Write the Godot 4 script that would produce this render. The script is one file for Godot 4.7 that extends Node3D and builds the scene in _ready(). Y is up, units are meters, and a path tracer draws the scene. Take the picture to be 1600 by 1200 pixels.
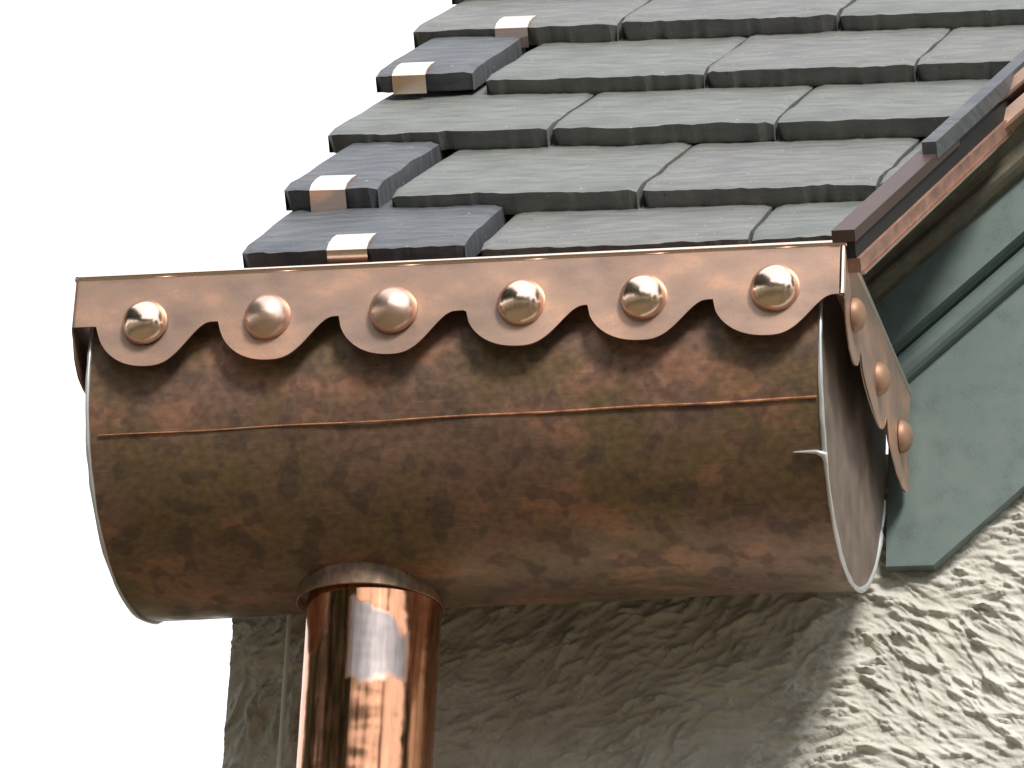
extends Node3D
# A short copper eaves gutter with a scalloped, studded apron at the corner of a slate roof, beside a painted gable rake board on a stucco wall.
# Lengths in metres. "Gutter space" has its origin at the top left front edge of the gutter, H above the ground: x along the wall, y up, z out of the wall.

const H := 3.62
const PITCH := 42.0
var rng := RandomNumberGenerator.new()
var M := {}

func _ready() -> void:
	rng.seed = 20417
	setup_camera_and_light()
	make_materials()
	build_ground()
	build_house()
	build_gutter()
	build_downspout()
	build_cable()
	build_trees()

# ---------------------------------------------------------------- camera, sky, sun
func setup_camera_and_light() -> void:
	var cam := Camera3D.new()
	cam.name = "camera"
	var right := Vector3(0.97167756, 0.04829098, -0.23132381)
	var up := Vector3(0.03963088, 0.93173205, 0.36097754)
	var fwd := Vector3(-0.23296377, 0.35992134, -0.90342931)
	cam.transform = Transform3D(Basis(right, up, -fwd).orthonormalized(), Vector3(1.73521888, -2.01964545 + H, 5.18712722))
	cam.fov = 9.4487
	cam.near = 0.05
	cam.far = 400.0
	add_child(cam)
	cam.current = true
	var we := WorldEnvironment.new()
	we.name = "environment"
	var env := Environment.new()
	env.background_mode = Environment.BG_SKY
	var sm := ProceduralSkyMaterial.new()
	sm.sky_top_color = Color(0.95, 0.97, 1.0)
	sm.sky_horizon_color = Color(1.0, 1.0, 1.0)
	sm.sky_curve = 0.25
	sm.ground_bottom_color = Color(0.35, 0.35, 0.32)
	sm.ground_horizon_color = Color(0.7, 0.7, 0.68)
	sm.sun_angle_max = 1.0
	sm.sky_energy_multiplier = 1.38
	var sky := Sky.new()
	sky.sky_material = sm
	env.sky = sky
	env.tonemap_mode = Environment.TONE_MAPPER_LINEAR
	env.tonemap_exposure = 0.76
	env.sdfgi_enabled = true
	env.ssao_enabled = true
	env.ssil_enabled = true
	we.environment = env
	add_child(we)
	var sun := DirectionalLight3D.new()
	sun.name = "sun"
	var az := deg_to_rad(29.0)
	var el := deg_to_rad(38.0)
	var to_sun := Vector3(sin(az) * cos(el), sin(el), cos(az) * cos(el))
	sun.look_at_from_position(to_sun * 20.0, Vector3.ZERO, Vector3.UP)
	sun.light_energy = 1.6
	sun.light_color = Color(1.0, 0.975, 0.935)
	sun.light_angular_distance = 13.0
	sun.shadow_enabled = true
	add_child(sun)

# ---------------------------------------------------------------- helpers
func thing(called: String, label: String, category: String, at: Vector3, group := "") -> Node3D:
	var o := Node3D.new()
	o.name = called
	add_child(o, true)
	o.position = at
	o.set_meta("label", label)
	o.set_meta("category", category)
	if group != "":
		o.set_meta("group", group)
	return o

func part(called: String, st: SurfaceTool, m: Material, parent: Node3D, at := Vector3.ZERO) -> MeshInstance3D:
	var o := MeshInstance3D.new()
	o.name = called
	o.mesh = st.commit()
	o.material_override = m
	parent.add_child(o, true)
	o.position = at
	return o

# makes o a part of p without moving it
func under(o: Node3D, p: Node3D) -> void:
	var x := p.transform.affine_inverse() * o.transform
	var called := o.name
	o.get_parent().remove_child(o)
	o.name = String(called).rstrip("0123456789")
	p.add_child(o, true)
	o.transform = x

func begin() -> SurfaceTool:
	var st := SurfaceTool.new()
	st.begin(Mesh.PRIMITIVE_TRIANGLES)
	return st

func finish(st: SurfaceTool) -> SurfaceTool:
	st.generate_normals()
	return st

func tri(st: SurfaceTool, a: Vector3, b: Vector3, c: Vector3, ua := Vector2.ZERO, ub := Vector2.ZERO, uc := Vector2.ZERO, smooth := false) -> void:
	st.set_smooth_group(0 if smooth else -1)
	st.set_uv(ua); st.add_vertex(a)
	st.set_uv(ub); st.add_vertex(b)
	st.set_uv(uc); st.add_vertex(c)

# corners clockwise as seen from the front
func quad(st: SurfaceTool, a: Vector3, b: Vector3, c: Vector3, d: Vector3, smooth := false) -> void:
	var u := Vector2(0, 0); var v := Vector2(1, 0); var w := Vector2(1, 1); var x := Vector2(0, 1)
	tri(st, a, b, c, u, v, w, smooth)
	tri(st, a, c, d, u, w, x, smooth)

func grid(st: SurfaceTool, rows: Array, uvs: Array, smooth := true) -> void:
	for i in rows.size() - 1:
		var p: PackedVector3Array = rows[i]
		var q: PackedVector3Array = rows[i + 1]
		var up: PackedVector2Array = uvs[i]
		var uq: PackedVector2Array = uvs[i + 1]
		for j in p.size() - 1:
			tri(st, p[j], p[j + 1], q[j + 1], up[j], up[j + 1], uq[j + 1], smooth)
			tri(st, p[j], q[j + 1], q[j], up[j], uq[j + 1], uq[j], smooth)

func box(st: SurfaceTool, lo: Vector3, hi: Vector3, xf := Transform3D.IDENTITY) -> void:
	var p := []
	for k in 8:
		p.append(xf * Vector3(hi.x if k & 1 else lo.x, hi.y if k & 2 else lo.y, hi.z if k & 4 else lo.z))
	quad(st, p[6], p[7], p[5], p[4]); quad(st, p[3], p[2], p[0], p[1])
	quad(st, p[7], p[3], p[1], p[5]); quad(st, p[2], p[6], p[4], p[0])
	quad(st, p[2], p[3], p[7], p[6]); quad(st, p[4], p[5], p[1], p[0])

# a tube through points
func tube(st: SurfaceTool, pts: PackedVector3Array, radii: Array, sides := 10, caps := true) -> void:
	var rows := []
	var uvs := []
	var along := 0.0
	for i in pts.size():
		var d: Vector3 = (pts[mini(i + 1, pts.size() - 1)] - pts[maxi(i - 1, 0)]).normalized()
		var a := d.cross(Vector3.UP if absf(d.y) < 0.9 else Vector3.RIGHT).normalized()
		var b := d.cross(a)
		if i > 0:
			along += pts[i].distance_to(pts[i - 1])
		var row := PackedVector3Array()
		var ur := PackedVector2Array()
		var r: float = radii[i] if radii.size() > 1 else radii[0]
		for k in sides + 1:
			var t := TAU * k / sides
			row.append(pts[i] + (a * cos(t) + b * sin(t)) * r)
			ur.append(Vector2(float(k) / sides, along))
		rows.append(row)
		uvs.append(ur)
	grid(st, rows, uvs)
	if caps:
		for e in [0, rows.size() - 1]:
			for k in sides:
				if e == 0:
					tri(st, pts[0], rows[0][k + 1], rows[0][k])
				else:
					tri(st, pts[e], rows[e][k], rows[e][k + 1])

# surface of revolution about a vertical axis: profile of (radius, y)
func lathe(st: SurfaceTool, c: Vector3, prof: PackedVector2Array, sides: int) -> void:
	var rows := []
	var uvs := []
	var along := 0.0
	for i in prof.size():
		if i > 0:
			along += prof[i].distance_to(prof[i - 1])
		var row := PackedVector3Array()
		var ur := PackedVector2Array()
		for k in sides + 1:
			var t := TAU * k / sides
			row.append(c + Vector3(sin(t) * prof[i].x, prof[i].y, cos(t) * prof[i].x))
			ur.append(Vector2(float(k) / sides, along))
		rows.append(row)
		uvs.append(ur)
	grid(st, rows, uvs)

# a flat outline (clockwise seen from +z) given depth from z0 (back) to z1 (front)
func prism(st: SurfaceTool, outline: PackedVector2Array, z0: float, z1: float) -> void:
	var idx := Geometry2D.triangulate_polygon(outline)
	for k in range(0, idx.size(), 3):
		var a := outline[idx[k]]; var b := outline[idx[k + 1]]; var c := outline[idx[k + 2]]
		if (b - a).cross(c - a) > 0.0:
			var t := b; b = c; c = t
		tri(st, Vector3(a.x, a.y, z1), Vector3(b.x, b.y, z1), Vector3(c.x, c.y, z1))
		tri(st, Vector3(a.x, a.y, z0), Vector3(c.x, c.y, z0), Vector3(b.x, b.y, z0))
	var n := outline.size()
	for k in n:
		var a := outline[k]; var b := outline[(k + 1) % n]
		quad(st, Vector3(a.x, a.y, z0), Vector3(b.x, b.y, z0), Vector3(b.x, b.y, z1), Vector3(a.x, a.y, z1))

func noise(s: int, freq: float, octaves := 4, kind := FastNoiseLite.TYPE_SIMPLEX_SMOOTH) -> FastNoiseLite:
	var n := FastNoiseLite.new()
	n.seed = s
	n.noise_type = kind
	n.frequency = freq
	n.fractal_octaves = octaves
	return n

func lin(r: float, g: float, b: float) -> Color:
	return Color(r, g, b).linear_to_srgb()

func img_tex(img: Image) -> ImageTexture:
	img.generate_mipmaps()
	return ImageTexture.create_from_image(img)

# ---------------------------------------------------------------- materials
func plain(c: Color, rough: float, metal := 0.0) -> StandardMaterial3D:
	var m := StandardMaterial3D.new()
	m.albedo_color = c
	m.roughness = rough
	m.metallic = metal
	return m

# noise picture between colours of a ramp; stretch.x, stretch.y squeeze the grain
func mottled(sd: int, freq: float, cols: Array, stretch := Vector2.ONE, fine := 0.15, size := 512, specks := 0) -> ImageTexture:
	var a := noise(sd, freq, 5)
	var b := noise(sd + 7, 0.16, 3)
	var img := Image.create(size, size, false, Image.FORMAT_RGB8)
	for y in size:
		for x in size:
			# a torus in noise space, so that the picture tiles
			var v := tile_noise(a, x, y, size, stretch)
			v = clampf(0.5 + v * 0.85 + b.get_noise_2d(x, y) * fine, 0.0, 0.999)
			var f := v * (cols.size() - 1)
			var k := int(f)
			img.set_pixel(x, y, cols[k].lerp(cols[k + 1], f - k))
	# lichen: small pale spots and a few dark ones
	var r := RandomNumberGenerator.new()
	r.seed = sd
	for s in specks:
		var cx := r.randi_range(8, size - 9)
		var cy := r.randi_range(8, size - 9)
		var rad := 1.0 + 4.0 * pow(r.randf(), 3.0)
		var c: Color = lin(0.36, 0.37, 0.33) if r.randf() < 0.65 else lin(0.05, 0.055, 0.05)
		for dy in range(-5, 6):
			for dx in range(-5, 6):
				var e := rad - Vector2(dx, dy).length() + b.get_noise_2d(cx + dx * 3, cy + dy * 3) * 2.0
				if e > 0.0:
					img.set_pixel(cx + dx, cy + dy, img.get_pixel(cx + dx, cy + dy).lerp(c, minf(e, 1.0) * 0.8))
	return img_tex(img)

func tile_noise(n: FastNoiseLite, x: float, y: float, size: float, s: Vector2) -> float:
	var fx := x / size
	var fy := y / size
	var p := n.get_noise_2d(x * s.x, y * s.y)
	var q := n.get_noise_2d((x - size) * s.x, y * s.y)
	var wx := smoothstep(0.85, 1.0, fx)
	p = lerpf(p, q, wx)
	if fy > 0.85:
		var r := lerpf(n.get_noise_2d(x * s.x, (y - size) * s.y), n.get_noise_2d((x - size) * s.x, (y - size) * s.y), wx)
		p = lerpf(p, r, smoothstep(0.85, 1.0, fy))
	return p

func bump(sd: int, freq: float, strength: float, stretch := Vector2.ONE, size := 512, octaves := 4) -> ImageTexture:
	var a := noise(sd, freq, octaves)
	var img := Image.create(size, size, false, Image.FORMAT_RF)
	for y in size:
		for x in size:
			img.set_pixel(x, y, Color(0.5 + 0.5 * tile_noise(a, x, y, size, stretch), 0, 0))
	img.convert(Image.FORMAT_RGBA8)
	img.bump_map_to_normal_map(strength)
	return img_tex(img)

func make_materials() -> void:
	# slates: three tones, with cleaving streaks along the course and pale lichen specks
	var slate_bump := bump(31, 0.02, 4.0, Vector2(0.35, 1.6))
	var tones := [
		[lin(0.105, 0.115, 0.11), lin(0.135, 0.145, 0.136), lin(0.155, 0.163, 0.152), lin(0.20, 0.204, 0.19)],
		[lin(0.108, 0.113, 0.112), lin(0.142, 0.144, 0.14), lin(0.165, 0.164, 0.158), lin(0.21, 0.206, 0.195)],
		[lin(0.055, 0.063, 0.08), lin(0.078, 0.086, 0.10), lin(0.098, 0.104, 0.115), lin(0.14, 0.14, 0.145)]]
	for k in 3:
		var m := plain(Color.WHITE, 0.6)
		m.albedo_texture = mottled(40 + k, 0.012, tones[k], Vector2(0.45, 2.2), 0.6, 512, 70)
		m.normal_enabled = true
		m.normal_texture = slate_bump
		m.normal_scale = 0.45
		m.uv1_triplanar = true
		m.uv1_scale = Vector3(4.2, 4.2, 4.2)
		m.uv1_offset = Vector3(0.13 * k, 0.31 * k, 0)
		M["slate%d" % k] = m
	# painted timber
	var paint := plain(Color.WHITE, 0.5)
	paint.albedo_texture = mottled(61, 0.01, [lin(0.10, 0.135, 0.125), lin(0.115, 0.162, 0.157), lin(0.122, 0.172, 0.167), lin(0.13, 0.178, 0.172), lin(0.145, 0.178, 0.165)], Vector2(1.5, 1.5), 0.45)
	paint.uv1_triplanar = true
	paint.uv1_scale = Vector3(3, 3, 3)
	M["paint"] = paint
	var old := plain(Color.WHITE, 0.6)
	old.albedo_texture = mottled(62, 0.015, [lin(0.05, 0.06, 0.045), lin(0.09, 0.09, 0.065), lin(0.12, 0.105, 0.075), lin(0.17, 0.16, 0.12)], Vector2(1.2, 1.2), 0.35)
	old.uv1_triplanar = true
	old.uv1_scale = Vector3(4, 4, 4)
	M["old_paint"] = old
	M["deck"] = plain(lin(0.05, 0.04, 0.032), 0.8)
	M["gap_shade"] = plain(lin(0.015, 0.015, 0.017), 0.7)  # near-black: shade of the gaps put into the colour
	# stucco
	var stucco := plain(Color.WHITE, 0.9)
	stucco.albedo_texture = mottled(71, 0.01, [lin(0.47, 0.465, 0.425), lin(0.53, 0.525, 0.48), lin(0.57, 0.565, 0.52), lin(0.63, 0.62, 0.58)], Vector2(1, 1), 0.2)
	stucco.uv1_triplanar = true
	stucco.uv1_scale = Vector3(3, 3, 3)
	stucco.normal_enabled = true
	stucco.normal_texture = bump(72, 0.06, 4.0)
	stucco.normal_scale = 0.5
	M["stucco"] = stucco
	# copper in its several states
	M["trough"] = trough_copper()
	M["apron"] = apron_copper()
	var bright := plain(lin(0.95, 0.74, 0.62), 0.16, 1.0)
	M["bright"] = bright
	var stud := plain(lin(0.93, 0.70, 0.57), 0.22, 1.0)
	M["stud"] = stud
	M["stud_worn"] = plain(lin(0.80, 0.56, 0.46), 0.34, 0.95)
	M["shaded_stud"] = plain(lin(0.36, 0.22, 0.15), 0.55, 0.5)  # side studs: same copper, their shade put into a darker colour
	M["brown"] = plain(lin(0.10, 0.065, 0.06), 0.5, 0.4)
	M["seam"] = plain(Color.WHITE, 0.45, 0.6)
	M.seam.albedo_texture = mottled(85, 0.03, [lin(0.20, 0.11, 0.08), lin(0.34, 0.16, 0.09), lin(0.55, 0.25, 0.13), lin(0.70, 0.36, 0.2)], Vector2(1, 1), 0.3, 256)
	M.seam.uv1_triplanar = true
	M.seam.uv1_scale = Vector3(5, 5, 5)
	var dull := plain(Color.WHITE, 0.55, 0.5)
	dull.albedo_texture = mottled(83, 0.012, [lin(0.20, 0.13, 0.11), lin(0.32, 0.19, 0.15), lin(0.42, 0.24, 0.19), lin(0.50, 0.33, 0.27)], Vector2(1, 1), 0.3)
	dull.uv1_triplanar = true
	dull.uv1_scale = Vector3(4, 4, 4)
	M["dull"] = dull
	var cap := plain(Color.WHITE, 0.5, 0.35)
	cap.albedo_texture = mottled(84, 0.01, [lin(0.15, 0.11, 0.095), lin(0.20, 0.15, 0.125), lin(0.23, 0.17, 0.14), lin(0.28, 0.21, 0.175)], Vector2(1, 1), 0.2)
	cap.uv1_triplanar = true
	cap.uv1_scale = Vector3(3, 3, 3)
	M["cap"] = cap
	M["solder"] = plain(lin(0.66, 0.68, 0.70), 0.4, 0.7)
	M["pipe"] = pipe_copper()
	M["cable"] = plain(lin(0.74, 0.73, 0.68), 0.5)
	# ground and trees
	var grass := plain(Color.WHITE, 0.9)
	grass.albedo_texture = mottled(91, 0.02, [lin(0.075, 0.063, 0.036), lin(0.105, 0.085, 0.046), lin(0.135, 0.11, 0.06), lin(0.18, 0.15, 0.085)], Vector2(1, 1), 0.35)
	grass.uv1_world_triplanar = true
	grass.uv1_triplanar = true
	grass.uv1_scale = Vector3(0.3, 0.3, 0.3)
	M["ground"] = grass
	M["bark"] = plain(lin(0.07, 0.05, 0.035), 0.9)
	M["leaf"] = plain(lin(0.045, 0.075, 0.025), 0.7)
	M["needle"] = plain(lin(0.03, 0.05, 0.025), 0.7)

# trough: tarnished sheet. Picture: u along the gutter, v round the profile from the front top edge to the back
func trough_copper() -> StandardMaterial3D:
	var w := 1024
	var h := 768
	var big := noise(11, 0.006, 4)
	var blot := noise(12, 0.016, 4)
	var fine := noise(13, 0.09, 3)
	var hue := noise(14, 0.004, 3)
	var scratch := noise(16, 0.12, 2)
	var img := Image.create(w, h, false, Image.FORMAT_RGB8)
	var rough := Image.create(w, h, false, Image.FORMAT_RGB8)
	for y in h:
		for x in w:
			var a := big.get_noise_2d(x * 0.7, y * 1.5)
			var b := blot.get_noise_2d(x, y * 1.3)
			var c := fine.get_noise_2d(x * 0.6, y)
			var d := hue.get_noise_2d(x, y)
			var col := Color(0.39, 0.235, 0.175).lerp(Color(0.34, 0.23, 0.13), clampf(0.5 + d * 1.8, 0, 1))
			# worn patches of redder metal and darker tarnish, both with ragged edges, all over the sheet
			col = col.lerp(Color(0.62, 0.31, 0.20), smoothstep(0.12, 0.40, a + 0.25 * b) * 0.6)
			col = col.lerp(Color(0.15, 0.105, 0.095), smoothstep(0.10, 0.30, b + 0.12 * c) * 0.55)
			var scr := scratch.get_noise_2d(x * 0.08, y * 3.0)
			var k := 0.60 + 0.18 * c + 0.10 * a + 0.45 * maxf(0.0, scr - 0.38)
			col = Color(col.r * k, col.g * k, col.b * k)
			img.set_pixel(x, y, col.clamp().linear_to_srgb())
			var r := clampf(0.42 + b * 0.20 + c * 0.08, 0.25, 0.7)
			rough.set_pixel(x, y, Color(r, r, r))
	var m := plain(Color.WHITE, 1.0, 0.48)
	m.albedo_texture = img_tex(img)
	m.roughness_texture = img_tex(rough)
	m.normal_enabled = true
	m.normal_texture = bump(15, 0.008, 3.0, Vector2(0.8, 1.2), 512, 3)
	m.normal_scale = 0.5
	return m

func apron_copper() -> StandardMaterial3D:
	var m := plain(Color.WHITE, 0.46, 0.75)
	m.albedo_texture = mottled(81, 0.008, [lin(0.34, 0.24, 0.20), lin(0.44, 0.30, 0.24), lin(0.52, 0.34, 0.26), lin(0.72, 0.42, 0.29)], Vector2(0.7, 1.3), 0.13)
	m.uv1_triplanar = true
	m.uv1_scale = Vector3(2.6, 2.6, 2.6)
	m.normal_enabled = true
	m.normal_texture = bump(82, 0.006, 2.5, Vector2.ONE, 512, 2)
	m.normal_scale = 0.35
	return m

# pipe: polished tube with crinkled sheet and a reflection painted on as one lilac-grey patch; u round, v down in metres
func pipe_copper() -> StandardMaterial3D:
	var w := 512
	var h := 512
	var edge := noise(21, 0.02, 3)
	var fine := noise(22, 0.08, 3)
	var img := Image.create(w, h, false, Image.FORMAT_RGB8)
	var rough := Image.create(w, h, false, Image.FORMAT_RGB8)
	for y in h:
		for x in w:
			var c := fine.get_noise_2d(x * 1.5, y * 0.4)
			var col := Color(0.84, 0.41, 0.24)
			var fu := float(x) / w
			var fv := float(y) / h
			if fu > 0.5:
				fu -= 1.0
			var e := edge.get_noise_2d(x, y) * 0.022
			var painted_reflection := smoothstep(-0.006, 0.006, minf(minf(fv - (0.142 + fu * 0.30) + e, 0.232 + e * 0.6 - fv), minf(fu + 0.012, 0.13 - fu) * 0.5))
			col = col.lerp(Color(0.30, 0.27, 0.275), painted_reflection)  # grey reflection painted into the copper colour
			var k := 0.9 + 0.2 * c
			col = Color(col.r * k, col.g * k, col.b * k)
			img.set_pixel(x, y, col.clamp().linear_to_srgb())
			var r := lerpf(clampf(0.16 + 0.06 * c, 0.08, 0.6), 0.5, painted_reflection)
			rough.set_pixel(x, y, Color(r, r, r))
	var m := plain(Color.WHITE, 1.0, 1.0)
	m.albedo_texture = img_tex(img)
	m.roughness_texture = img_tex(rough)
	m.normal_enabled = true
	m.normal_texture = bump(23, 0.014, 2.0, Vector2(0.5, 2.2), 512, 3)
	m.normal_scale = 0.22
	return m

# ---------------------------------------------------------------- setting
func build_ground() -> void:
	var st := begin()
	quad(st, Vector3(-150, 0, -150), Vector3(150, 0, -150), Vector3(150, 0, 150), Vector3(-150, 0, 150))
	var g := part("ground", finish(st), M.ground, self)
	g.set_meta("kind", "structure")
	g.set_meta("label", "level ground in front of the house")

# ---------------------------------------------------------------- house
func roof_point(x: float, v: float, lift: float) -> Vector3:
	var a := deg_to_rad(PITCH)
	return Vector3(x, 0.03 + v * sin(a) + lift * cos(a), 0.485 - v * cos(a) + lift * sin(a))

func verge_x(v: float) -> float:
	return 0.917 + 0.230 * v

func build_house() -> void:
	var house := thing("house", "cream stucco house with grey slate roof and green rake board, copper gutter at its eave", "house", Vector3.ZERO)
	var up := Vector3(0, H, 0)
	build_wall(house, up)
	build_roof(house, up)
	build_rake(house, up)

func build_wall(house: Node3D, up: Vector3) -> void:
	# body of the wall and the finish coat, trowelled by hand
	var st := begin()
	var body := PackedVector2Array([Vector2(0.062, -H), Vector2(0.062, -0.06), Vector2(0.88, -0.06), Vector2(0.96, -0.12), Vector2(3.4, 2.05), Vector2(4.6, 0.95), Vector2(4.6, -H)])
	prism(st, body, -0.30, -0.010)
	# the side of the house
	box(st, Vector3(0.062, -H, -4.0), Vector3(0.34, -0.06, -0.302))
	var wall := part("wall", finish(st), M.stucco, house, up)
	var coat := begin()
	var step := 0.002
	var x0 := 0.058
	var x1 := 1.65
	var y0 := -0.95
	var y1 := -0.08
	var nx := int((x1 - x0) / step) + 1
	var ny := int((y1 - y0) / step) + 1
	var hgt := PackedFloat32Array()
	hgt.resize(nx * ny)
	var low := noise(5, 9.0, 2)
	var small := noise(6, 110.0, 2)
	var turn := noise(7, 5.0, 2)
	for j in ny:
		for i in nx:
			var x := x0 + i * step
			var y := y0 + j * step
			hgt[j * nx + i] = low.get_noise_2d(x, y) * 0.0025 + small.get_noise_2d(x, y * 1.6) * 0.0006
	var rough_zone := noise(8, 14.0, 2)
	for s in 18800:
		var cx := rng.randf_range(x0, x1)
		var cy := rng.randf_range(y0, y1)
		var ang := deg_to_rad(lerpf(42.0, -20.0, smoothstep(0.45, 1.05, cx)) + turn.get_noise_2d(cx, cy) * 45.0 + rng.randf_range(-28, 28))
		var big := pow(rng.randf(), 5.0)
		var ln := rng.randf_range(0.004, 0.016) + 0.035 * big
		var wd := rng.randf_range(0.0018, 0.0042) + 0.005 * big
		var th := rng.randf_range(0.0008, 0.0030) * (0.55 + 1.1 * smoothstep(-0.25, 0.3, rough_zone.get_noise_2d(cx, cy))) + 0.0018 * big
		var ca := cos(ang)
		var sa := sin(ang)
		var reach := ln + wd
		for j in range(maxi(0, int((cy - reach - y0) / step)), mini(ny, int((cy + reach - y0) / step) + 2)):
			for i in range(maxi(0, int((cx - reach - x0) / step)), mini(nx, int((cx + reach - x0) / step) + 2)):
				var dx := x0 + i * step - cx
				var dy := y0 + j * step - cy
				var a := (dx * ca + dy * sa) / ln
				var b := (-dx * sa + dy * ca) / wd
				if absf(a) < 1.0 and absf(b) < 1.0:
					# a lip: builds up gently from above and breaks off at its lower edge
					hgt[j * nx + i] += th * (1.0 - a * a) * smoothstep(1.0, -0.7, b) * smoothstep(-1.0, -0.75, b)
	var rows := []
	var uvs := []
	for j in range(ny - 1, -1, -1):
		var row := PackedVector3Array()
		var ur := PackedVector2Array()
		for i in nx:
			var z := minf(hgt[j * nx + i], 0.018) - 0.005
			# feathered out to the base coat
			z = lerpf(-0.0095, z, smoothstep(0.0, 0.06, minf((nx - 1 - i) * step, j * step)))
			row.append(Vector3(x0 + i * step, y0 + j * step, z))
			ur.append(Vector2(i * step, j * step))
		rows.append(row)
		uvs.append(ur)
	grid(coat, rows, uvs)
	# its returned left edge
	for j in rows.size() - 1:
		var p: Vector3 = rows[j][0]
		var q: Vector3 = rows[j + 1][0]
		quad(coat, Vector3(p.x, p.y, -0.30), p, q, Vector3(q.x, q.y, -0.30))
	part("stucco_coat", finish(coat), M.stucco, wall)

# one slate in its own frame: x along the course, y up the slope, z out of the roof
func slate_mesh(w: float, l: float, t: float, skew: float) -> SurfaceTool:
	var st := begin()
	var n := noise(rng.randi() % 10000, 9.0, 3)
	var nx := maxi(4, int(w / 0.009))
	var ny := 7
	var top := []
	var tuv := []
	for j in ny + 1:
		var row := PackedVector3Array()
		var ur := PackedVector2Array()
		for i in nx + 1:
			var fx := float(i) / nx
			var fy := float(j) / ny
			fy = fy * fy * 0.55 + fy * 0.45
			var y := fy * l
			var x := fx * (w + skew * y)
			# dressed edges: uneven along the butt, corners knocked off
			var butt := n.get_noise_2d(x * 6.0, 3.7) * 0.004 + n.get_noise_2d(x * 40.0, 8.1) * 0.003 + 0.010 * pow(maxf(0.0, 1.0 - fx * w / 0.016), 2.0) + 0.006 * pow(maxf(0.0, 1.0 - (1.0 - fx) * w / 0.014), 2.0)
			y += butt * (1.0 - fy)
			x += n.get_noise_2d(7.1, y * 6.0) * 0.0025 * (1.0 if i == 0 or i == nx else 0.3)
			var z := t + n.get_noise_2d(x, y * 2.4) * 0.0022 + n.get_noise_2d(x * 5.0, y * 9.0) * 0.0008
			if j == 0:
				z -= 0.0045
			if i == 0 or i == nx:
				z -= 0.003
			row.append(Vector3(x, y - (0.0035 if j == 0 else 0.0), z))
			ur.append(Vector2(fx, fy))
		top.append(row)
		tuv.append(ur)
	# rows run up the slope, so turn the faces outward
	var rev := []
	var ruv := []
	for j in range(ny, -1, -1):
		rev.append(top[j]); ruv.append(tuv[j])
	grid(st, rev, ruv)
	var bot := func(p: Vector3, inset: Vector3) -> Vector3:
		return Vector3(p.x, p.y, 0.0) + inset
	for i in nx:
		var a: Vector3 = top[0][i]
		var b: Vector3 = top[0][i + 1]
		var d0 := n.get_noise_2d(a.x * 9.0, 11.0) * 0.002 + 0.009
		var d1 := n.get_noise_2d(b.x * 9.0, 11.0) * 0.002 + 0.009
		quad(st, a, b, bot.call(b, Vector3(0, d1, 0)), bot.call(a, Vector3(0, d0, 0)))
		var e: Vector3 = top[ny][i]
		var f: Vector3 = top[ny][i + 1]
		quad(st, f, e, bot.call(e, Vector3.ZERO), bot.call(f, Vector3.ZERO))
	for j in ny:
		var a: Vector3 = top[j][0]
		var b: Vector3 = top[j + 1][0]
		quad(st, b, a, bot.call(a, Vector3.ZERO), bot.call(b, Vector3.ZERO))
		var c: Vector3 = top[j][nx]
		var d: Vector3 = top[j + 1][nx]
		quad(st, c, d, bot.call(d, Vector3.ZERO), bot.call(c, Vector3.ZERO))
	quad(st, Vector3(0, 0.009, 0), Vector3(w, 0.009, 0), Vector3(w + skew * l, l, 0), Vector3(0, l, 0))
	return finish(st)

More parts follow.
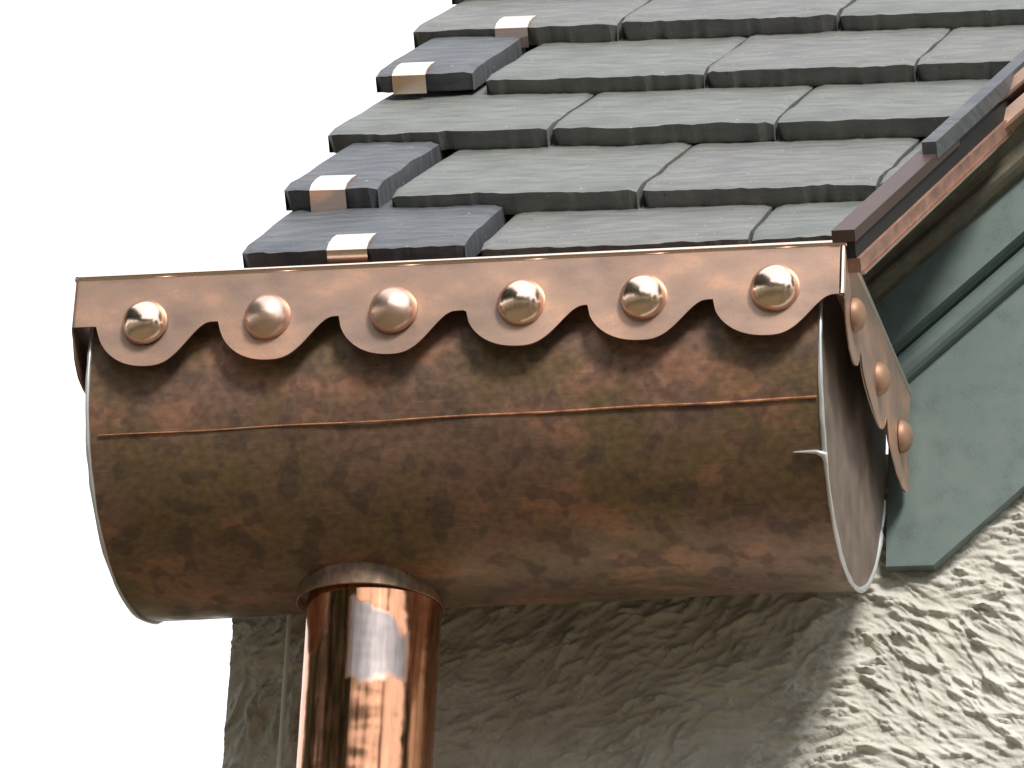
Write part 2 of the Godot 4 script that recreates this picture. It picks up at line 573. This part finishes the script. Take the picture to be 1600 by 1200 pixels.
func build_roof(house: Node3D, up: Vector3) -> void:
	var st := begin()
	# boarded deck under the slates, cut along the slanting verge
	var v0 := 0.012
	var v1 := 2.6
	var a0 := roof_point(0.215, v0, -0.048); var b0 := roof_point(verge_x(v0) - 0.03, v0, -0.048)
	var a1 := roof_point(0.215, v1, -0.048); var b1 := roof_point(verge_x(v1) - 0.03, v1, -0.048)
	var dn := roof_point(0, 0, -0.035) - roof_point(0, 0, 0.0)
	quad(st, a1, b1, b0, a0)
	quad(st, a0 + dn, b0 + dn, b1 + dn, a1 + dn)
	quad(st, a0, b0, b0 + dn, a0 + dn)
	quad(st, b1, a1, a1 + dn, b1 + dn)
	quad(st, b0, b1, b1 + dn, b0 + dn)
	quad(st, a1, a0, a0 + dn, a1 + dn)
	# rafter end board under the eave
	box(st, Vector3(0.215, -0.06, 0.438), Vector3(0.86, -0.012, 0.452))
	var roof := part("roof", finish(st), M.deck, house, up)
	var turn := deg_to_rad(-4.2)
	# [v of the butt at the left verge, joints along the course]
	var rows := [
		[0.004, [0.190, 0.473, 0.787, 1.08]],
		[0.205, [0.188, 0.323, 0.630, 0.912, 1.2]],
		[0.455, [0.178, 0.470, 0.754, 1.045, 1.32]],
		[0.668, [0.190, 0.338, 0.628, 0.898, 1.19, 1.5]],
		[0.905, [0.185, 0.472, 0.765, 1.06, 1.36]],
		[1.12, [0.187, 0.34, 0.63, 0.92, 1.21, 1.5]],
		[1.335, [0.187, 0.47, 0.76, 1.05, 1.34, 1.62]],
		[1.55, [0.187, 0.33, 0.63, 0.92, 1.21, 1.5]],
		[1.765, [0.187, 0.47, 0.76, 1.05, 1.34, 1.62]]]
	var pitch := deg_to_rad(PITCH)
	for r in rows.size():
		var j: Array = rows[r][1]
		for k in j.size() - 1:
			var xa: float = j[k]
			var xb: float = j[k + 1]
			var v: float = rows[r][0] - (0.073 if r > 0 else 0.018) * (xa - 0.19)
			var limit := verge_x(v - 0.073 * 0.2) - 0.016
			if xa > limit - 0.02:
				continue
			var skew := 0.0
			if xb > limit - 0.02:
				xb = limit
				skew = 0.155
			var raised := k == 0 and r in [0, 1, 3]
			var t := 0.030 + rng.randf_range(-0.002, 0.002)
			var gap := 0.003 + rng.randf_range(0.0, 0.002)
			if raised:
				gap = 0.016
			var len := 0.30
			var sm := slate_mesh(xb - xa - gap, len, t, skew)
			var tone := 2 if raised else (rng.randi() % 2)
			var o := part("slate", sm, M["slate%d" % tone], roof)
			# lies on the course below: the head sinks by one thickness per exposure
			var tilt := -0.118
			var lift := -t + (0.010 if raised else 0.0) - (0.007 if r == 0 else 0.0) + rng.randf_range(-0.0015, 0.0015)
			var y_axis := Vector3(0, sin(pitch), -cos(pitch))
			var z_axis := Vector3(0, cos(pitch), sin(pitch))
			var b := Basis(Vector3.RIGHT, y_axis, z_axis) * Basis(Vector3(0, 0, 1), turn * (1.0 if r > 0 else 0.25) + rng.randf_range(-0.006, 0.006)) * Basis(Vector3(1, 0, 0), tilt + (0.01 if raised else 0.0))
			o.transform = Transform3D(b, roof_point(xa, v, lift))
			if r == 3 and k == 0 or r == 1 and k == 0 or r == 0 and k == 0 or r == 4 and k == 0:
				var at: float = [0.106, 0.038, 0.0, 0.028, 0.118][r]
				strap(o, at, 0.048 if r == 0 else 0.045, t)
	# lead-grey flashing laid along the slanting verge, the upper length lapped over the lower
	var low := begin()
	verge_strip(low, -0.035, 0.30, 0.026, 0.004, 0.014, 0.003)
	part("verge_flashing", finish(low), M.brown, roof)
	var high := begin()
	verge_strip(high, 0.225, 2.4, 0.017, 0.019, 0.021, 0.004)
	part("verge_flashing", finish(high), M.slate2, roof)
	var under := begin()
	verge_strip(under, -0.03, 2.4, 0.012, -0.011, 0.020, 0.0)
	part("verge_shade", finish(under), M.gap_shade, roof)  # near-black bar coloured as the shaded gap below the flashing
	var drip := begin()
	verge_strip(drip, -0.03, 2.4, 0.014, -0.0315, 0.017, 0.004)
	part("verge_drip", finish(drip), M.dull, roof)
	var highlight := begin()
	verge_strip(highlight, -0.028, 2.4, 0.006, -0.049, 0.0025, 0.007)
	part("drip_highlight", finish(highlight), M.bright, roof)  # thin bright strip added as the white highlight on the drip

# a bar along the verge: width across, top lift, thickness, offset of its outer edge
func verge_strip(st: SurfaceTool, va: float, vb: float, width: float, lift: float, thick: float, outer: float) -> void:
	var xo := func(v: float) -> float: return verge_x(v) + outer
	var a := roof_point(xo.call(va) - width, va, lift); var b := roof_point(xo.call(va), va, lift)
	var c := roof_point(xo.call(vb) - width, vb, lift); var d := roof_point(xo.call(vb), vb, lift)
	var dn := roof_point(0, 0, -thick) - roof_point(0, 0, 0)
	quad(st, c, d, b, a)
	quad(st, a, b, b + dn, a + dn)
	quad(st, b, d, d + dn, b + dn)
	quad(st, d, c, c + dn, d + dn)
	quad(st, c, a, a + dn, c + dn)
	quad(st, a + dn, b + dn, d + dn, c + dn)

# bright copper strap bent over the butt of a slate
func strap(slate: MeshInstance3D, x: float, w: float, t: float) -> void:
	var st := begin()
	var prof := PackedVector2Array([Vector2(0.038, t + 0.0015), Vector2(0.038, t + 0.004), Vector2(0.02, t + 0.0042), Vector2(0.002, t + 0.0015), Vector2(-0.0075, t - 0.004), Vector2(-0.008, 0.0), Vector2(-0.006, 0.0)])
	for k in prof.size() - 1:
		var p := prof[k]
		var q := prof[k + 1]
		quad(st, Vector3(x, p.x, p.y), Vector3(x + w, p.x, p.y), Vector3(x + w, q.x, q.y), Vector3(x, q.x, q.y))
	for k in range(1, prof.size() - 1):
		var p := prof[k]
		var q := prof[k + 1]
		for e in [x, x + w]:
			quad(st, Vector3(e, p.x, p.y), Vector3(e, q.x, q.y), Vector3(e, q.x + 0.003, maxf(q.y - 0.004, 0.0)), Vector3(e, p.x + 0.003, maxf(p.y - 0.004, 0.0)))
	var o := part("copper_strap", finish(st), M.bright, slate.get_parent())
	o.transform = slate.transform
	o.set_meta("label", "bright copper strap bent over the slate edge")

# ---------------------------------------------------------------- gable rake: boards and mouldings, extruded along the rake
func rake_piece(house: Node3D, called: String, m: Material, prof: PackedVector2Array, t0: float, t1: float, cut_x: float, up: Vector3, level_y := -99.0) -> MeshInstance3D:
	# prof: (offset square to the rake, z), from upper back edge over the front to the lower back edge
	var st := begin()
	var a := deg_to_rad(PITCH)
	var td := Vector2(cos(a), sin(a))
	var nd := Vector2(-sin(a), cos(a))
	var first := PackedVector3Array()
	var last := PackedVector3Array()
	for p in prof:
		var tt := (cut_x - nd.x * p.x) / td.x      # plumb cut at the lower end
		if level_y > -90.0:
			tt = maxf(tt, (level_y - nd.y * p.x) / td.y)  # level cut
		var s := td * tt + nd * p.x
		var e := td * t1 + nd * p.x
		first.append(Vector3(s.x, s.y, p.y))
		last.append(Vector3(e.x, e.y, p.y))
	var n := prof.size()
	for k in n:
		var q := (k + 1) % n
		quad(st, first[k], last[k], last[q], first[q])
	for k in range(1, n - 1):
		tri(st, first[0], first[k], first[k + 1])
		tri(st, last[0], last[k + 1], last[k])
	return part(called, finish(st), m, house, up)

func build_rake(house: Node3D, up: Vector3) -> void:
	var P := func(a: Array) -> PackedVector2Array:
		var o := PackedVector2Array()
		for k in range(0, a.size(), 2):
			o.append(Vector2(a[k], a[k + 1]))
		return o
	var t1 := 4.1
	# painted board, its foot cut level
	var ca := cos(deg_to_rad(PITCH))
	var sa := sin(deg_to_rad(PITCH))
	var at := func(t: float, n: float) -> Vector2: return Vector2(ca * t - sa * n, sa * t + ca * n)
	var bst := begin()
	var foot := (-0.214 - ca * -0.781) / sa
	prism(bst, PackedVector2Array([Vector2(0.8725, -0.214), Vector2(0.8725, (0.8725 + sa * -0.50) / ca * sa + ca * -0.50), at.call(t1, -0.50), at.call(t1, -0.781), at.call(foot, -0.781)]), 0.0, 0.021)
	var board := part("rake_board", finish(bst), M.paint, house, up)
	# flat fascia member above
	var f := rake_piece(house, "fascia_strip", M.paint, P.call([-0.485, 0.0, -0.485, 0.058, -0.549, 0.056, -0.550, 0.040, -0.552, 0.040, -0.552, 0.0]), 0.0, t1, 0.80, up)
	under(f, board)
	# rounded bead under it
	var bead := [-0.5525, 0.022]
	for k in 9:
		var t := PI * k / 8.0
		bead.append(-0.569 + 0.0165 * cos(t))
		bead.append(0.025 + 0.017 * sin(t))
	bead.append(-0.5855); bead.append(0.0215)
	var bd := rake_piece(house, "bead_moulding", M.paint, P.call(bead), 0.0, t1, 0.83, up)
	under(bd, board)
	# weathered crown moulding, an ogee
	var crown := [-0.4595, 0.0, -0.4595, 0.100]
	for k in 9:
		var s := k / 8.0
		crown.append(-0.464 - 0.031 * s)
		crown.append(0.098 - 0.026 * s - 0.007 * sin(TAU * s))
	crown.append(-0.496); crown.append(0.0)
	var cr := rake_piece(house, "crown_moulding", M.old_paint, P.call(crown), 0.0, t1, 0.80, up)
	under(cr, board)
	# copper drip edges, one over the other, with shade painted as near-black strips between and above
	var d2 := rake_piece(house, "drip_edge", M.apron, P.call([-0.4405, 0.0, -0.4405, 0.122, -0.442, 0.125, -0.457, 0.125, -0.460, 0.130, -0.4625, 0.128, -0.4595, 0.121, -0.459, 0.0]), 0.0, t1, 0.80, up)
	under(d2, board)
	var bt := rake_piece(house, "shade_batten", M.gap_shade, P.call([-0.408, 0.0, -0.408, 0.09, -0.4175, 0.09, -0.4175, 0.0]), 0.0, t1, 0.80, up)
	under(bt, board)
	var bt2 := rake_piece(house, "shade_batten", M.gap_shade, P.call([-0.433, 0.0, -0.433, 0.108, -0.440, 0.108, -0.440, 0.0]), 0.0, t1, 0.80, up)
	under(bt2, board)
	var d1 := rake_piece(house, "drip_edge", M.apron, P.call([-0.418, 0.0, -0.418, 0.129, -0.431, 0.132, -0.434, 0.136, -0.436, 0.134, -0.433, 0.127, -0.4325, 0.0]), 0.0, t1, 0.90, up)
	under(d1, board)
	# the gable roof behind, as a slab running back from the rake
	var st := begin()
	var a := deg_to_rad(PITCH)
	var td := Vector2(cos(a), sin(a))
	var nd := Vector2(-sin(a), cos(a))
	var p0 := td * 1.14 + nd * -0.402; var p1 := td * 4.2 + nd * -0.402
	var q0 := td * 1.14 + nd * -0.372; var q1 := td * 4.2 + nd * -0.372
	prism(st, PackedVector2Array([q0, q1, p1, p0]), -3.0, 0.11)
	part("gable_roof", finish(st), M.slate0, house, up)

# ---------------------------------------------------------------- gutter
func apron_bottom_front(x: float) -> float:
	var centres := [0.094, 0.240, 0.382, 0.531, 0.671, 0.814]
	var y := -0.0605
	for k in 6:
		var u: float = x - centres[k]
		var d: float = [0.051, 0.050, 0.049, 0.046, 0.045, 0.046][k]
		if u > -0.062 and u <= 0.0:
			y = -0.0605 - d * pow(1.0 - pow(-u / 0.062, 2.2), 0.55)
		elif u > 0.0 and u < 0.074:
			var w := u / 0.074
			y = -0.0605 - d * (0.5 + 0.5 * cos(PI * pow(w, 1.35)))
	return y

func apron_bottom_side(z: float) -> float:
	var pts := [[0.50, -0.0605], [0.492, -0.066], [0.478, -0.092], [0.46, -0.107], [0.44, -0.114], [0.425, -0.116], [0.408, -0.111], [0.396, -0.099], [0.391, -0.086], [0.386, -0.090], [0.375, -0.104], [0.35, -0.113], [0.31, -0.120], [0.27, -0.124], [0.246, -0.124], [0.226, -0.118], [0.208, -0.106], [0.200, -0.092], [0.195, -0.096], [0.18, -0.114], [0.15, -0.124], [0.11, -0.133], [0.075, -0.136], [0.05, -0.132], [0.03, -0.122]]
	for k in pts.size() - 1:
		if z <= pts[k][0] and z >= pts[k + 1][0]:
			return remap(z, pts[k][0], pts[k + 1][0], pts[k][1], pts[k + 1][1])
	return -0.0605 if z > 0.4 else -0.13

func build_gutter() -> void:
	var g := thing("rain_gutter", "short tarnished copper gutter with scalloped studded apron under the slate eave", "gutter", Vector3(0.44, H - 0.32, 0.245))
	var o := Vector3(-0.44, 0.32, -0.245)
	# --- trough: half round, sheet 1.5 mm, falling slightly to the left
	var R := 0.2255
	var prof := PackedVector2Array()     # (z, y) front top -> round -> back top
	prof.append(Vector2(0.2475 + R, -0.012))
	for k in 7:
		prof.append(Vector2(0.2475 + R, lerpf(-0.012, -0.082, (k + 1) / 7.0)))
	for k in 40:
		var t := PI * (k + 1) / 40.0
		prof.append(Vector2(0.2475 + R * cos(t), -0.082 - R * sin(t)))
	prof.append(Vector2(0.2475 - R, -0.012))
	var xl := 0.017
	var xr := 0.868
	var total := 0.0
	for k in prof.size() - 1:
		total += prof[k].distance_to(prof[k + 1])
	var sag := func(x: float) -> float: return -0.013 * (1.0 - (x - xl) / (xr - xl))
	var st := begin()
	var nxs := 60
	for side in 2:
		var rows := []
		var uvs := []
		var along := 0.0
		for k in prof.size():
			if k > 0:
				along += prof[k].distance_to(prof[k - 1])
			var c := Vector2(0.2475, -0.082)
			var dir := (prof[k] - c).normalized() if prof[k].y < -0.082 else Vector2(signf(prof[k].x - 0.2475), 0)
			var q := prof[k] - dir * 0.0016 * side
			var row := PackedVector3Array()
			var ur := PackedVector2Array()
			for i in nxs + 1:
				var x := lerpf(xl, xr, float(i) / nxs)
				# hand-beaten sheet: slow, shallow dents
				var dent := 0.0012 * sin(x * 19.0 + along * 7.0) * sin(along * 23.0 + x * 3.0)
				row.append(Vector3(x, q.y + sag.call(x) + dir.y * dent, q.x + dir.x * dent))
				ur.append(Vector2((x - xl) / (xr - xl), along / total))
			if side == 1:
				row.reverse()
				ur.reverse()
			rows.append(row)
			uvs.append(ur)
		grid(st, rows, uvs)
	part("trough", finish(st), M.trough, g, o)
	# --- lapped seam along the front, a thin bright fold
	var seam := begin()
	var ta := 0.38
	var sp := PackedVector3Array()
	for i in 31:
		var x := lerpf(xl + 0.012, xr - 0.004, i / 30.0)
		sp.append(Vector3(x, -0.082 - (R + 0.0012) * sin(ta) + sag.call(x) + 0.0006 * sin(x * 31.0), 0.2475 + (R + 0.0012) * cos(ta)))
	var rad := []
	for i in 31:
		rad.append(0.0009 + 0.0010 * i / 30.0)
	tube(seam, sp, rad, 8)
	part("lap_seam", finish(seam), M.seam, g, o)
	# --- ends
	for e in 2:
		var x := xr if e == 1 else xl
		var cap := begin()
		var ring := PackedVector2Array()
		for p in prof:
			ring.append(Vector2(-p.x, p.y + sag.call(x)))
		prism(cap, ring, 0.0, 0.002)
		var cp := part("end_cap", finish(cap), M.cap, g, o + Vector3(x + 0.0, 0, 0))
		cp.rotation.y = PI / 2 if e == 1 else -PI / 2
		if e == 0:
			cp.scale = Vector3(-1, 1, 1)
		# line of solder round the edge, uneven
		var sol := begin()
		var path := PackedVector3Array()
		var rr := []
		var ns := noise(300 + e, 40.0, 2)
		for k in range(2, prof.size() - 4):
			var p := prof[k]
			path.append(Vector3(x + (0.001 if e == 1 else -0.001), p.y + sag.call(x), p.x) + Vector3(0, 0.001 * ns.get_noise_1d(k * 0.02), 0.0015 * ns.get_noise_1d(9 + k * 0.03)))
			rr.append(0.0027 + 0.0011 * ns.get_noise_1d(k * 0.011) + (0.0012 if k > 30 else 0.0))
		tube(sol, path, rr, 8)
		var so := part("solder_seam", finish(sol), M.solder, g, o)
		under(so, cp)
		if e == 1:
			# a run of solder drawn out on to the front
			var run := begin()
			var q := Vector3(x, -0.2195, 0.4225)
			tube(run, PackedVector3Array([q + Vector3(-0.034, 0.001, 0.005), q + Vector3(-0.02, 0.001, 0.005), q + Vector3(-0.008, 0.0005, 0.005), q + Vector3(0.001, -0.003, 0.004), q + Vector3(0.0015, -0.01, -0.001)]), [0.0006, 0.0016, 0.0024, 0.0048, 0.002], 8)
			var ru := part("solder_run", finish(run), M.solder, g, o)
			under(ru, cp)
	# --- apron: one strip round three sides, scalloped below
	var path := []                        # [position x, z, outward nx, nz, bottom y]
	var z_end := 0.036
	var cr := 0.005
	for k in 90:
		var z := lerpf(z_end, 0.5 - cr, k / 89.0)
		path.append([0.0, z, -1.0, 0.0, apron_bottom_side(z)])
	for k in 6:
		var t := PI / 2 * (k + 0.5) / 6.0
		path.append([cr - cr * cos(t), 0.5 - cr + cr * sin(t), -cos(t), sin(t), -0.0605])
	for k in 281:
		var x := lerpf(cr, 0.9 - cr, k / 280.0)
		path.append([x, 0.5, 0.0, 1.0, apron_bottom_front(x)])
	for k in 6:
		var t := PI / 2 * (k + 0.5) / 6.0
		path.append([0.9 - cr + cr * sin(t), 0.5 - cr + cr * cos(t), sin(t), cos(t), -0.0605])
	for k in 90:
		var z := lerpf(0.5 - cr, z_end, k / 89.0)
		path.append([0.9, z, 1.0, 0.0, apron_bottom_side(z)])
	var ap := begin()
	var th := 0.0016
	var nr := 5
	for side in 2:
		var rows := []
		var uvs := []
		for j in nr + 1:
			var row := PackedVector3Array()
			var ur := PackedVector2Array()
			for k in path.size():
				var p: Array = path[k]
				var y := lerpf(0.0, p[4], float(j) / nr)
				# sheet not quite flat
				var wob := 0.0012 * sin(p[0] * 23.0 + p[1] * 17.0) * (y / -0.11)
				var off := wob - th * side
				row.append(Vector3(p[0] + p[2] * off, y, p[1] + p[3] * off))
				ur.append(Vector2(k * 0.003, y))
			if side == 1:
				row.reverse(); ur.reverse()
			rows.append(row); uvs.append(ur)
		grid(ap, rows, uvs)
	for k in path.size() - 1:
		var p: Array = path[k]
		var q: Array = path[k + 1]
		quad(ap, Vector3(p[0], p[4], p[1]), Vector3(q[0], q[4], q[1]), Vector3(q[0] - q[2] * th, q[4], q[1] - q[3] * th), Vector3(p[0] - p[2] * th, p[4], p[1] - p[3] * th))
	var apron := part("scalloped_apron", finish(ap), M.apron, g, o)
	# rolled hem along its top and the bent corner arris
	var hem := begin()
	var hp := PackedVector3Array()
	for k in path.size():
		if k % 4 == 0 or (k > 88 and k < 98) or (k > 374 and k < 386):
			var p: Array = path[k]
			hp.append(Vector3(p[0] - p[2] * 0.0012, 0.0005, p[1] - p[3] * 0.0012))
	tube(hem, hp, [0.0036], 12)
	var hm := part("rolled_hem", finish(hem), M.bright, g, o)
	under(hm, apron)
	var arris := begin()
	var ay := PackedVector3Array()
	for k in 8:
		ay.append(Vector3(0.8965, lerpf(-0.003, -0.060, k / 7.0), 0.4965))
	tube(arris, ay, [0.0042], 10)
	var ar := part("corner_fold", finish(arris), M.bright, g, o)
	under(ar, apron)
	# web that joins the apron to the trough
	var web := begin()
	box(web, Vector3(0.002, -0.014, 0.466), Vector3(0.898, -0.0125, 0.4985))
	box(web, Vector3(0.868, -0.014, 0.065), Vector3(0.898, -0.0125, 0.4655))
	box(web, Vector3(0.002, -0.014, 0.065), Vector3(0.018, -0.0125, 0.4655))
	part("web", finish(web), M.dull, g, o)
	# --- studs
	var sx := [[0.090, -0.0590], [0.236, -0.0590], [0.384, -0.0570], [0.533, -0.0550], [0.673, -0.0550], [0.822, -0.0515]]
	for k in 6:
		var s := stud_mesh(0.0275 * rng.randf_range(0.96, 1.04))
		var b := part("stud", s, M.stud_worn if k == 1 or k == 2 else M.stud, g, o)
		b.position += Vector3(sx[k][0], sx[k][1], 0.5005)
		b.rotation = Vector3(rng.randf_range(-0.06, 0.06), rng.randf_range(-0.06, 0.06), rng.randf() * TAU)
		under(b, apron)
	for k in 3:
		var b := part("stud", stud_mesh(0.020), M.shaded_stud, g, o)
		b.scale.z = 0.6
		b.position += Vector3(0.9005, [-0.062, -0.072, -0.080][k], [0.440, 0.268, 0.100][k])
		b.rotation.y = PI / 2
		under(b, apron)
	# --- outlet
	var out := begin()
	lathe(out, Vector3(0.306, 0, 0.25), PackedVector2Array([Vector2(0.096, -0.262), Vector2(0.089, -0.285), Vector2(0.0865, -0.30), Vector2(0.0860, -0.323), Vector2(0.0862, -0.3245), Vector2(0.0842, -0.3245), Vector2(0.0842, -0.26)]), 48)
	part("outlet_collar", finish(out), M.trough, g, o)

func stud_mesh(r: float) -> SurfaceTool:
	var st := begin()
	var rows := []
	var uvs := []
	var n := noise(rng.randi() % 9999, 40.0, 2)
	for i in 13:
		var t := PI / 2 * i / 12.0
		var row := PackedVector3Array()
		var ur := PackedVector2Array()
		for k in 33:
			var a := TAU * k / 32.0
			var rr := r * cos(t)
			var d := 1.0 + 0.03 * n.get_noise_3d(cos(a) * cos(t) * 0.02, sin(a) * cos(t) * 0.02, sin(t) * 0.02)
			row.append(Vector3(rr * cos(a), rr * sin(a), 0.0235 * sin(t)) * d)
			ur.append(Vector2(k / 32.0, i / 12.0))
		rows.append(row); uvs.append(ur)
	var rev := rows.duplicate()
	rev.reverse()
	grid(st, rev, uvs)
	return finish(st)

# ---------------------------------------------------------------- downspout and cable
func build_downspout() -> void:
	var c := Vector3(0.311, 0, 0.25)
	var d := thing("downspout", "shiny round copper downspout dropping from the gutter outlet", "downspout", Vector3(c.x, 0.0, c.z))
	var st := begin()
	lathe(st, Vector3.ZERO, PackedVector2Array([Vector2(0.0785, H - 0.20), Vector2(0.0785, H - 0.5), Vector2(0.0785, H - 1.0), Vector2(0.0785, H - 2.0), Vector2(0.0785, 0.0)]), 72)
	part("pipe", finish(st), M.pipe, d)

func build_cable() -> void:
	var st := begin()
	var pts := PackedVector3Array()
	for k in 30:
		var f := k / 29.0
		pts.append(Vector3(0.137 + 0.0012 * sin(f * 31.0), lerpf(H - 0.15, 0.0, f), 0.021))
	tube(st, pts, [0.0030], 8)
	var c := part("cable", finish(st), M.cable, self)
	c.set_meta("label", "thin pale cable running down the shaded stucco beside the downspout")
	c.set_meta("category", "cable")

# ---------------------------------------------------------------- trees that the copper mirrors, across the garden behind the viewer
func crown_mesh(sd: int, blobs: Array, leaves: int, size: float) -> SurfaceTool:
	var r := RandomNumberGenerator.new()
	r.seed = sd
	var st := begin()
	for k in leaves:
		var b: Array = blobs[r.randi() % blobs.size()]
		var dir := Vector3(r.randfn(), r.randfn(), r.randfn()).normalized()
		var p: Vector3 = b[0] + dir * b[1] * pow(r.randf(), 0.35)
		var n := Vector3(r.randfn(), r.randfn() + 0.4, r.randfn()).normalized()
		var a := n.cross(Vector3(r.randfn(), r.randfn(), r.randfn())).normalized() * size * r.randf_range(0.6, 1.3)
		var c := n.cross(a) * 0.6
		quad(st, p - a, p + c, p + a, p - c)
	return finish(st)

func build_trees() -> void:
	# [azimuth seen from the gutter, distance, height, spread, kind, label]
	var list := [
		[-98.0, 8.0, 12.0, 3.2, 0, "tall broadleaf tree nearest the left house corner"],
		[-72.0, 8.5, 13.0, 3.4, 0, "broadest leafy tree of the row on the downspout side"],
		[-46.0, 9.5, 13.0, 3.4, 0, "tallest leafy tree of the row on the downspout side"],
		[-24.0, 11.0, 11.0, 2.8, 0, "leafy tree between the tall row and the low trees"],
		[-4.0, 13.0, 7.0, 2.6, 0, "low rounded tree next to the tall row"],
		[12.0, 14.0, 7.4, 2.7, 0, "low rounded tree between two other low trees"],
		[27.0, 14.5, 7.0, 2.4, 0, "low rounded tree beside the slim conifer"],
		[39.0, 13.0, 11.0, 1.1, 1, "slim dark conifer standing alone"],
		[62.0, 13.0, 5.6, 2.4, 0, "smallest leafy tree, beyond the conifer"],
		[98.0, 8.0, 12.0, 3.0, 0, "leafy tree close to the gable side of the house"]]
	for k in list.size():
		var d: Array = list[k]
		var az := deg_to_rad(d[0])
		var at := Vector3(0.4 + sin(az) * d[1], 0.0, 0.3 + cos(az) * d[1])
		var t := thing("conifer" if d[4] == 1 else "broadleaf_tree", d[5], "tree", at, "trees facing the house")
		var r := RandomNumberGenerator.new()
		r.seed = 900 + k
		var h: float = d[2]
		var w: float = d[3]
		var trunk := begin()
		tube(trunk, PackedVector3Array([Vector3(0, -0.1, 0), Vector3(0.05, h * 0.2, 0.03), Vector3(-0.06, h * 0.45, 0.05), Vector3(0, h * 0.75, 0)]), [0.24, 0.17, 0.12, 0.04], 9)
		for b in 6:
			var y0 := h * r.randf_range(0.25, 0.6)
			var a := r.randf() * TAU
			tube(trunk, PackedVector3Array([Vector3(0, y0, 0), Vector3(cos(a) * w * 0.35, y0 + h * 0.08, sin(a) * w * 0.35), Vector3(cos(a) * w * 0.7, y0 + h * 0.14, sin(a) * w * 0.7)]), [0.07, 0.05, 0.015], 6)
		part("trunk", finish(trunk), M.bark, t)
		var blobs := []
		if d[4] == 1:
			for b in 26:
				var f := b / 25.0
				var a := r.randf() * TAU
				var rr := w * (1.0 - f * 0.9)
				blobs.append([Vector3(cos(a) * rr * 0.4, h * (0.08 + 0.9 * f), sin(a) * rr * 0.4), rr * 0.7 + 0.1])
		else:
			for b in 22:
				var a := r.randf() * TAU
				var e := r.randf_range(-0.8, 1.0)
				var q := sqrt(maxf(0.0, 1.0 - e * e))
				blobs.append([Vector3(cos(a) * w * q * 0.75, h * (0.62 + 0.28 * e), sin(a) * w * q * 0.75), w * r.randf_range(0.3, 0.48)])
		part("crown", crown_mesh(1200 + k, blobs, 16000, 0.19), M.needle if d[4] == 1 else M.leaf, t)
